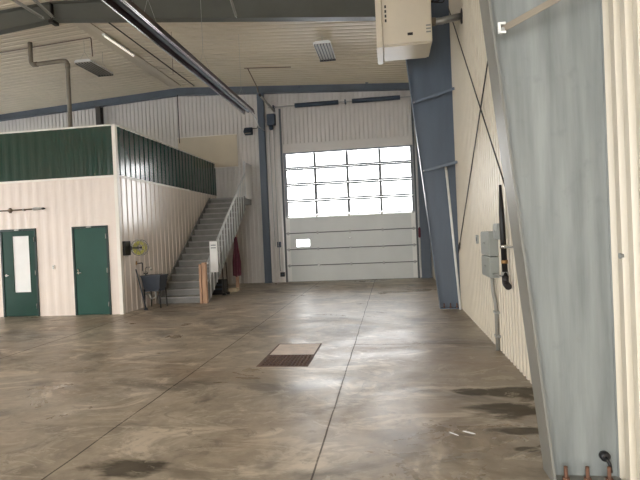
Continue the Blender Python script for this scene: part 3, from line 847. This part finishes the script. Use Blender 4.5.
# red and grey control on the right of the door
t = thing('hand_chain', (.98, YF-.2, .4), 'thin pull chain with red grip right of the overhead door', 'chain')
obj('links', tb([(.985, YF-.23, 6.15), (.985, YF-.23, .35)], .012, 6), M['zinc'], t)
obj('grip', tb([(.985, YF-.23, 1.40), (.985, YF-.23, 1.44), (.985, YF-.23, 1.72), (.985, YF-.23, 1.76)], [.02, .04, .04, .02], 10), M['maroon'], t)['label'] = 'red grip'

# cream board on the gable, above the office roof
t = thing('wall_board', (-6.5, YF-.02, 4.27), 'plain cream board fixed to gable wall above the stair head', 'board')
obj('sheet', bbox(-7.62, -5.38, YF-.035, YF-.002, 4.27, 5.42, .004), M['heater'], t)
bm = bmesh.new()
for q in ((-7.64, -5.36, 5.42, 5.445), (-7.64, -5.36, 4.245, 4.27)): box(bm, q[0], q[1], YF-.042, YF-.002, q[2], q[3])
obj('edge_batten', bm, M['creamtrim'], t)

# ------------------------------------------------------------------ stairs
SX0, SX1, SY0, TOPZ, NR = -6.16, -4.88, 12.95, 3.06, 17
RISE = TOPZ/NR; RUN = .2625; SYT = SY0+RUN*(NR-1)
t = thing('staircase', ((SX0+SX1)/2, SY0, 0), 'steep grey staircase with white balusters along the office side', 'stairs')
for k in range(NR-1):
    y = SY0+k*RUN; z = (k+1)*RISE
    s = obj('tread', bbox(SX0+.04, SX1-.045, y-.03, y+RUN+.012, z-.038, z, .006), M['stairgrey'], t)
    obj('riser', bbox(SX0+.04, SX1-.045, y+.001, y+.020, z-RISE+.001, z-.0385), M['stairriser'], s)
obj('top_riser', bbox(SX0+.04, SX1-.045, SYT+.001, SYT+.02, TOPZ-RISE+.001, TOPZ-.05), M['stairriser'], t)
sl = RISE/RUN
for x0, x1 in ((SX0, SX0+.038), (SX1-.043, SX1-.003)):
    bm = bmesh.new()
    prism(bm, [(SY0-.04, 0), (SY0-.04, RISE+.03), (SYT+.01, TOPZ+.03), (SYT+.01, TOPZ-.44), (SY0+.30+.0, 0)], 0, x0, x1)
    obj('stringer', bm, M['stairriser'], t)
land = obj('landing', bbox(SX0+.04, SX1-.003, SYT+.021, YF-.21, TOPZ-.05, TOPZ, .004), M['stairgrey'], t)
bm = bmesh.new(); box(bm, SX0+.06, SX1-.01, SYT+.03, YF-.22, TOPZ-.24, TOPZ-.051); obj('joist_frame', bm, M['stairriser'], land)
# balusters outside the right stringer
def rail_z(y): return 1.06+(y-13.25)*sl*1.035
bx = SX1+.012
y = SY0+.42
while y < SYT-.02:
    zb = max(.0, (y-(SY0+.30))*sl*(TOPZ-.44)/(TOPZ-.44))
    zb = max(0.02, (y-(SY0+.30))*(TOPZ-.44)/(SYT+.01-SY0-.30))
    obj('baluster', bbox(bx-.012, bx+.012, y-.018, y+.018, zb, rail_z(y)-.02), M['railwhite'], t)
    y += .27
bm = bmesh.new(); ya, yb = SY0+.25, SYT+.06
prism(bm, [(ya, rail_z(ya)-.03), (yb, rail_z(yb)-.03), (yb, rail_z(yb)+.03), (ya, rail_z(ya)+.03)], 0, bx-.022, bx+.022)
obj('handrail', bm, M['railwhite'], t)
bm = bmesh.new(); prism(bm, [(ya, rail_z(ya)-.035), (yb, rail_z(yb)-.035), (yb, rail_z(yb)), (ya, rail_z(ya))], 0, bx-.040, bx-.0225)
obj('rail_strip', bm, M['spring'], t)
obj('newel_post', bbox(SX1-.085, SX1-.025, SY0-.16, SY0-.045, 0, 1.02, .004), M['wood'], t)['label'] = 'raw timber newel post'
obj('newel_post', bbox(SX1-.005, SX1+.10, SY0-.16, SY0-.045, 0, 1.06, .004), M['wood'], t)['label'] = 'raw timber newel post'
# solid guard beside the landing and its cap
gd = obj('landing_guard', bbox(SX1+.0, SX1+.05, SYT+.07, YF-.21, TOPZ-.05, TOPZ+1.14), M['liner_far'], t)
obj('guard_cap', bbox(SX1-.01, SX1+.06, SYT+.065, YF-.21, TOPZ+1.1405, TOPZ+1.175), M['railwhite'], gd)
obj('end_post', bbox(SX1-.035, SX1+.035, SYT+.0205, SYT+.064, TOPZ+.001, TOPZ+1.22), M['railwhite'], t)
# timber prop under the stairs, with the maroon cloth
PY = 16.0
zprop = (PY-.1-(SY0+.30))*(TOPZ-.44)/(SYT+.01-SY0-.30)
t = thing('timber_prop', (-4.92, PY, 0), 'raw timber prop under the stairs, behind the maroon cloth', 'post')
obj('prop', bbox(-4.965, -4.885, PY-.05, PY+.04, .012, zprop-.02), M['wood'], t)
obj('foot_block', bbox(-5.0, -4.85, PY-.10, PY+.09, 0, .0118), M['wood'], t)
t = thing('cloth', (-4.90, PY-.06, .42), 'long maroon cloth hanging from the timber prop under the stairs', 'cloth')
bm = bmesh.new(); nu, nv = 14, 16; G = []
for j in range(nv+1):
    v = j/nv; z = 1.70-1.28*v; row = []
    w = .07+.16*min(1, v*1.6)
    for i in range(nu+1):
        u = i/nu-.5
        x = -4.90+u*w*1.15; yy = PY-.095-.018*math.sin(u*19+v*2)*min(1, v*3)-.02*(1-abs(u)*2)
        row.append(bm.verts.new((x, yy, z+(.10*abs(u) if j == nv else 0)-(.05*abs(u)**2 if j == 0 else 0))))
    G.append(row)
for j in range(nv):
    for i in range(nu):
        f = bm.faces.new((G[j][i], G[j][i+1], G[j+1][i+1], G[j+1][i])); f.smooth = True
c = obj('drape', bm, M['maroon'], t)
md = c.modifiers.new('thick', 'SOLIDIFY'); md.thickness = .012
obj('hook', tb(arc([(-4.92, PY-.051, 1.72), (-4.92, PY-.12, 1.72), (-4.92, PY-.13, 1.66)], .02), .008, 8), M['zinc'], t)

# white panel hung on the balusters
t = thing('white_board', (-4.72, 13.30, .77), 'narrow white board hung on the stair balusters', 'board')
obj('board', bbox(-4.825, -4.61, 13.29, 13.315, .77, 1.60, .004), M['white'], t)
for k in range(2): obj('print_line', bbox(-4.79, -4.65, 13.2885, 13.2898, 1.48-k*.07, 1.51-k*.07), M['printgrey'], t)
obj('hook', tb([(-4.80, 13.3, 1.10), (-4.843, 13.3, 1.10)], .008, 6), M['zinc'], t)

# clutter under the stairs
t = thing('crate', (-5.15, 14.95, 0), 'dark crate on the floor under the stairs', 'crate')
cx0, cx1, cy0, cy1, cz = -5.62, -5.02, 14.72, 15.22, .42
bm = bmesh.new(); box(bm, cx0, cx1, cy0, cy1, 0, .03)
for q in ((cx0, cx0+.02, cy0, cy1), (cx1-.02, cx1, cy0, cy1), (cx0+.02, cx1-.02, cy0, cy0+.02), (cx0+.02, cx1-.02, cy1-.02, cy1)): box(bm, q[0], q[1], q[2], q[3], .03, cz)
cr_ = obj('crate_body', bm, M['blackiron'], t)
bm = bmesh.new()
for z in (.14, .27): box(bm, cx0-.012, cx1+.012, cy0-.012, cy0-.0005, z, z+.05)
obj('rib', bm, M['sink'], cr_)
for k, (x, yy, lab) in enumerate(((-4.90, 14.55, 'dark pole leaning under the stairs, nearer the white board'), (-4.86, 14.80, 'dark pole leaning under the stairs, nearer the maroon cloth'))):
    t = thing('pole', (x, yy, 0), lab, 'pole', 'poles leaning under the stairs')
    obj('shaft', tb([(x, yy, .06), (x-.06, yy+.10, .95)], .016, 8), M['blackiron'], t)
    obj('foot', bbox(x-.05, x+.05, yy-.03, yy+.03, 0, .075, .008), M['black'], t)
t = thing('carton', (-4.98, 15.55, 0), 'low tan carton on the floor beside the timber prop', 'box')
obj('body', bbox(-5.12, -4.80, 15.42, 15.72, 0, .10, .004), M['gold'], t)
obj('flap', bbox(-5.12, -4.80, 15.42, 15.56, .1005, .106), M['gold'], t)

# ------------------------------------------------------------------ utility sink and hose reel by the office side wall
SKX0, SKX1, SKY0, SKY1 = -6.20, -5.70, 12.08, 12.54
t = thing('utility_sink', (-5.93, 12.5, 0), 'dark slate utility sink on legs against the office side wall', 'sink')
bm = bmesh.new()
zt, zb_ = .82, .42
def ring(x0, x1, y0, y1, z): return [bm.verts.new(p) for p in ((x0, y0, z), (x1, y0, z), (x1, y1, z), (x0, y1, z))]
R_ = [ring(SKX0+.06, SKX1-.06, SKY0+.06, SKY1-.06, zb_), ring(SKX0, SKX1, SKY0, SKY1, zt-.03), ring(SKX0-.012, SKX1+.012, SKY0-.012, SKY1+.012, zt-.03),
      ring(SKX0-.012, SKX1+.012, SKY0-.012, SKY1+.012, zt), ring(SKX0+.03, SKX1-.03, SKY0+.03, SKY1-.03, zt), ring(SKX0+.08, SKX1-.08, SKY0+.08, SKY1-.08, zb_+.03)]
for A, B in zip(R_, R_[1:]):
    for k in range(4): bm.faces.new((A[k], A[(k+1) % 4], B[(k+1) % 4], B[k]))
bm.faces.new(R_[0]); bm.faces.new(R_[-1])
obj('basin', bm, M['sink'], t)
for x in (SKX0+.05, SKX1-.05):
    for y in (SKY0+.05, SKY1-.05):
        dx_ = .02 if x > -5.9 else -.0
        obj('leg', tb([(x+dx_, y, 0), (x, y, zb_+.06)], [.014, .022], 8), M['blackiron'], t)
bm = bmesh.new(); tube(bm, arc([(SKX0+.02, 12.31, .82), (SKX0+.02, 12.31, 1.02), (SKX0+.17, 12.31, 1.02), (SKX0+.17, 12.31, .94)], .05, 5), .013, 10)
tube(bm, [(SKX0+.02, 12.23, .86), (SKX0+.02, 12.39, .86)], .016, 8)
fa = obj('faucet', bm, M['chrome'], t)
for y in (12.23, 12.39): obj('tap', tb([(SKX0+.02, y, .86), (SKX0+.02, y, .92)], .022, 8), M['chrome'], fa)
bm = bmesh.new(); tube(bm, arc([(-5.93, 12.31, zb_), (-5.93, 12.31, .25), (-6.08, 12.31, .22), (-6.08, 12.31, .34), (-6.22, 12.31, .34)], .05, 5), .026, 10)
obj('drain_trap', bm, M['pipegrey'], t)
t = thing('tap_stub', (OX, 12.18, 1.0), 'short dark wall pipe and tap above the utility sink', 'tap')
obj('pipe_run', tb(arc([(OX+.05, 11.90, 1.14), (OX+.05, 12.20, 1.14), (OX+.05, 12.20, .93)], .03), .013, 8), M['blackiron'], t)
obj('valve', tb([(OX+.05, 11.90, 1.11), (OX+.05, 11.90, 1.20)], .022, 8), M['brass'], t)
t = thing('pole', (-6.02, 11.88, 0), 'slim dark pole leaning on the office side wall beside the sink', 'pole')
obj('shaft', tb([(-6.0, 11.88, .05), (-6.225, 11.90, 1.0)], .016, 8), M['sink'], t)
obj('foot', tb([(-6.0, 11.88, 0), (-6.0, 11.88, .03), (-6.0, 11.88, .055)], [.05, .045, .022], 12), M['sink'], t)

t = thing('hose_reel', (OX, 11.6, 1.36), 'hose reel with coiled yellow hose mounted on the office side wall', 'hose reel')
HXc, HYc, HZc = OX+.235, 11.72, 1.53
obj('wall_bracket', bbox(OX-.015, OX+.05, 11.38, 11.66, 1.36, 1.70, .01), M['blackiron'], t)
bm = bmesh.new(); box(bm, OX+.05, OX+.09, 11.60, 11.64, 1.49, 1.57); tube(bm, [(HXc, 11.60, HZc), (HXc, 11.88, HZc)], .02, 8); tube(bm, [(OX+.07, 11.62, HZc), (HXc, 11.62, HZc)], .016, 8)
obj('arm', bm, M['blackiron'], t)
for yy in (11.66, 11.82):
    bm = bmesh.new(); tube(bm, [(HXc+.185*math.cos(a*PI/12), yy, HZc+.185*math.sin(a*PI/12)) for a in range(24)], .010, 8, True)
    for a in range(0, 12, 3):
        c_, s_ = .18*math.cos(a*PI/12+.4), .18*math.sin(a*PI/12+.4); tube(bm, [(HXc-c_, yy, HZc-s_), (HXc+c_, yy, HZc+s_)], .007, 6)
    obj('flange_ring', bm, M['pipegrey'], t)
bm = bmesh.new(); pts = []
for k in range(217):
    a = k/24*2*PI; q = k/216; lay = .09+.06*q+.008*math.sin(q*40)
    pts.append((HXc+lay*math.cos(a), 11.675+.13*abs(((q*3) % 2)-1), HZc+lay*math.sin(a)))
tube(bm, pts, .016, 7)
obj('hose', bm, M['yellow'], t)

# ------------------------------------------------------------------ right wall services
def jbox(y0, y1, z0, z1, label, d=.12):
    t = thing('junction_box', (XR-d/2, (y0+y1)/2, z0), label, 'electrical box', 'grey electrical boxes on the right wall')
    obj('enclosure', bbox(XR-d, XR+.01, y0, y1, z0, z1, .008), M['boxgrey'], t)
    obj('cover', bbox(XR-d-.008, XR-d-.0005, y0+.02, y1-.02, z0+.02, z1-.02, .003), M['boxgrey'], t)
    obj('knob', tb([(XR-d-.008, (y0+y1)/2, (z0+z1)/2), (XR-d-.02, (y0+y1)/2, (z0+z1)/2)], .014, 10), M['zinc'], t)
    return t
jbox(7.04, 7.62, 1.275, 1.60, 'grey electrical box on the right wall, upper of the stacked pair')
jbox(7.04, 7.62, .985, 1.265, 'grey electrical box on the right wall, lower of the stacked pair')
jbox(6.60, 6.86, 1.50, 1.70, 'small grey electrical box close behind the black pipe', .09)
t = thing('conduit', (XR-.04, 7.42, 0), 'grey wall conduit from the lower electrical box to the floor', 'conduit')
obj('pipe_run', tb(arc([(XR-.06, 7.22, .984), (XR-.06, 7.22, .80), (XR-.035, 7.16, .62), (XR-.035, 7.16, .0)], .12, 5), .026, 10), M['pipegrey'], t)
for z in (.18, .50): obj('strap', bbox(XR-.065, XR+.0, 7.10, 7.22, z, z+.03), M['zinc'], t)
t = thing('conduit', (XR-.04, 7.1, 1.7), 'thin grey conduit linking small electrical box to the upper box', 'conduit')
obj('pipe_run', tb(arc([(XR-.035, 6.862, 1.60), (XR-.035, 7.0, 1.66), (XR-.035, 7.10, 1.66), (XR-.035, 7.12, 1.602)], .05), .014, 8), M['pipegrey'], t)
t = thing('outlet_box', (XR, 8.7, 1.47), 'small outlet plate on the right wall behind electrical boxes', 'outlet')
obj('cover_plate', bbox(XR-.02, XR+.004, 8.58, 8.72, 1.40, 1.54, .004), M['boxgrey'], t)
obj('socket', bbox(XR-.024, XR-.0205, 8.62, 8.68, 1.44, 1.50), M['spring'], t)
t = thing('air_line', (XR-.09, 6.65, 1.0), 'black vertical air pipe with open elbow end on the right wall', 'pipe')
px_ = XR-.075
obj('pipe_run', tb([(px_, 6.42, 2.16), (px_, 6.40, 1.8), (px_, 6.34, 1.07)], [.016, .033, .034], 12), M['black'], t)
obj('elbow', tb(arc([(px_, 6.34, 1.07), (px_, 6.34, .985), (px_, 6.19, .96)], .07, 5), .040, 12), M['blackiron'], t)
for z, mt, rr in ((1.42, 'chrome', .045), (1.24, 'brass', .040), (1.10, 'zinc', .042)):
    obj('collar', tb([(px_, 6.352, z-.022), (px_, 6.352, z+.022)], rr, 14), M[mt], t)
bm = bmesh.new(); tube(bm, [(px_, 6.35, 1.42), (px_, 6.18, 1.42)], .012, 8); tube(bm, [(px_, 6.18, 1.42), (XR, 6.18, 1.42)], .012, 8)
obj('standoff', bm, M['zinc'], t)
obj('feed_pipe', tb([(px_, 6.35, 1.06), (px_, 7.035, 1.035)], .013, 8), M['pipegrey'], t)

# black plug and cable stub on the foreground column foot
t = thing('cable_grommet', (1.305, 3.5, .12), 'black cable grommet low on the foreground steel column', 'grommet')
obj('ring', tb([(1.305, 3.523, .155), (1.305, 3.495, .155), (1.305, 3.485, .155)], [.032, .032, .02], 14), M['black'], t)
obj('cable_stub', tb(arc([(1.305, 3.495, .155), (1.315, 3.46, .13), (1.325, 3.47, .07)], .02), .011, 8), M['black'], t)
t = thing('bolt_head', (1.39, 3.36, 1.45), 'small bolt on foreground column edge beside the white wall', 'bolt')
obj('stud', tb([(1.384, 3.36, 1.45), (1.40, 3.36, 1.45)], .012, 8), M['zinc'], t)
obj('nut', tb([(1.377, 3.36, 1.45), (1.3845, 3.36, 1.45)], .02, 6), M['zinc'], t)

# ------------------------------------------------------------------ floor drain
t = thing('floor_drain', (-1.45, 7.07, 0), 'rectangular floor drain with rusty grating and pale cover plate', 'drain')
bm = bmesh.new(); w = .022
for q in ((GX0, GX0+w, GY0, GY1), (GX1-w, GX1, GY0, GY1), (GX0+w, GX1-w, GY0, GY0+w), (GX0+w, GX1-w, GY1-w, GY1), (GX0+w, GX1-w, 7.0, 7.03)):
    box(bm, q[0], q[1], q[2], q[3], -.05, .004)
obj('frame', bm, M['grate'], t)
obj('cover_plate', bbox(GX0+w+.004, GX1-w-.004, 7.034, GY1-w-.004, -.03, .003), M['plate'], t)['label'] = 'pale concrete cover plate'
bm = bmesh.new()
for k in range(13):
    x = GX0+w+.016+k*(GX1-GX0-2*w-.032)/12; box(bm, x-.007, x+.007, GY0+w, 7.0, -.04, .001)
for k in range(6):
    y = GY0+w+.05+k*.092; box(bm, GX0+w, GX1-w, y-.008, y+.008, -.035, -.0005)
obj('grating', bm, M['grate'], t)
bm = bmesh.new()
for q in ((GX0-.02, GX0, GY0, GY1), (GX1, GX1+.02, GY0, GY1), (GX0, GX1, GY0-.02, GY0), (GX0, GX1, GY1, GY1+.02)): box(bm, q[0], q[1], q[2], q[3], -.6, -.151)
box(bm, GX0, GX1, GY0, GY1, -.62, -.6)
obj('pit', bm, M['pitdark'], t)

# paper scraps
for k, (x, y, L_, a, lab) in enumerate(((.565, 4.28, .11, -.62, 'wider white paper scrap on the floor near the wet patches'), (.44, 4.25, .10, -.85, 'thin white paper sliver on the floor left of the wider scrap'))):
    bm = bmesh.new(); w_ = .022 if k == 0 else .010
    A = [(-L_/2, -w_*.3), (-L_*.2, -w_*.6), (L_*.3, -w_*.5), (L_/2, 0), (L_*.2, w_*.5), (-L_*.3, w_*.4)]
    P_ = [(x+u*math.cos(a)-v*math.sin(a), y+u*math.sin(a)+v*math.cos(a)) for u, v in A]
    prism(bm, P_, 2, .0005, .004)
    tag(obj('paper_scrap', bm, M['paper']), lab, 'paper scrap', 'paper scraps on the floor')

# ------------------------------------------------------------------ daylight
w = bpy.data.worlds.new('overcast'); scene.world = w; w.use_nodes = True
nt = w.node_tree; nt.nodes.clear()
N = nt.nodes.new; L = nt.links.new
out = N('ShaderNodeOutputWorld'); bg = N('ShaderNodeBackground'); L(bg.outputs[0], out.inputs[0])
tc = N('ShaderNodeTexCoord'); sp = N('ShaderNodeSeparateXYZ'); L(tc.outputs['Generated'], sp.inputs[0])
cr = N('ShaderNodeValToRGB'); e = cr.color_ramp.elements
e[0].position = .0; e[0].color = (1, .985, .96, 1); e[1].position = .8; e[1].color = (.93, .96, 1, 1)
L(sp.outputs[2], cr.inputs[0]); L(cr.outputs[0], bg.inputs[0]); bg.inputs[1].default_value = 11.0

def portal(name, loc, rot, sx, sy):
    l = bpy.data.lights.new(name, 'AREA'); l.shape = 'RECTANGLE'; l.size = sx; l.size_y = sy
    l.cycles.is_portal = True
    o = bpy.data.objects.new(name, l); COL.objects.link(o); o.location = loc; o.rotation_euler = rot
    return o
def daylight(name, loc, rot, sx, sy, watts, col=(1, .97, .92)):
    l = bpy.data.lights.new(name, 'AREA'); l.shape = 'RECTANGLE'; l.size = sx; l.size_y = sy; l.energy = watts; l.color = col
    o = bpy.data.objects.new(name, l); COL.objects.link(o); o.location = loc; o.rotation_euler = rot
    return o
# area light faces its local -Z
portal('door_daylight_portal', ((DX0+DX1)/2, YF+.12, 3.47), (-PI/2, 0, 0), 4.5, 2.3)
for a, b_ in BB: portal('back_bay_portal', ((a+b_)/2, YB-.1, 1.93), (PI/2, 0, 0), b_-a, 3.85)
for a, b_ in LB: portal('left_bay_portal', (XL-.1, (a+b_)/2, 1.6), (0, -PI/2, 0), 3.2, b_-a)

portal('fill_window_portal', (XL-.1, (CLY0+CLY1)/2, (CLZ0+CLZ1)/2), (0, -PI/2, 0), CLZ1-CLZ0, CLY1-CLY0)
# ------------------------------------------------------------------ camera
f_px, yaw, pitch, roll, H = 515.0, math.radians(7.82), math.radians(-.62), math.radians(2.49), 1.66
fwd = Vector((-math.sin(yaw), math.cos(yaw), 0)); right = Vector((math.cos(yaw), math.sin(yaw), 0)); up = Vector((0, 0, 1))
d = fwd*math.cos(pitch)+up*math.sin(pitch); u_ = up*math.cos(pitch)-fwd*math.sin(pitch)
r3 = right*math.cos(roll)-u_*math.sin(roll); u3 = u_*math.cos(roll)+right*math.sin(roll)
cam = bpy.data.cameras.new('camera'); co = bpy.data.objects.new('camera', cam); COL.objects.link(co)
mw = Matrix((r3, u3, -d)).transposed().to_4x4(); mw.translation = Vector((0, 0, H))
co.matrix_world = mw
cam.sensor_fit = 'HORIZONTAL'; cam.sensor_width = 36; cam.lens = f_px/640*36; cam.clip_start = .05; cam.clip_end = 300
scene.camera = co
scene.view_settings.view_transform = 'Standard'; scene.view_settings.look = 'None'
scene.view_settings.gamma = 1; scene.view_settings.use_curve_mapping = False
scene.view_settings.exposure = 0.14
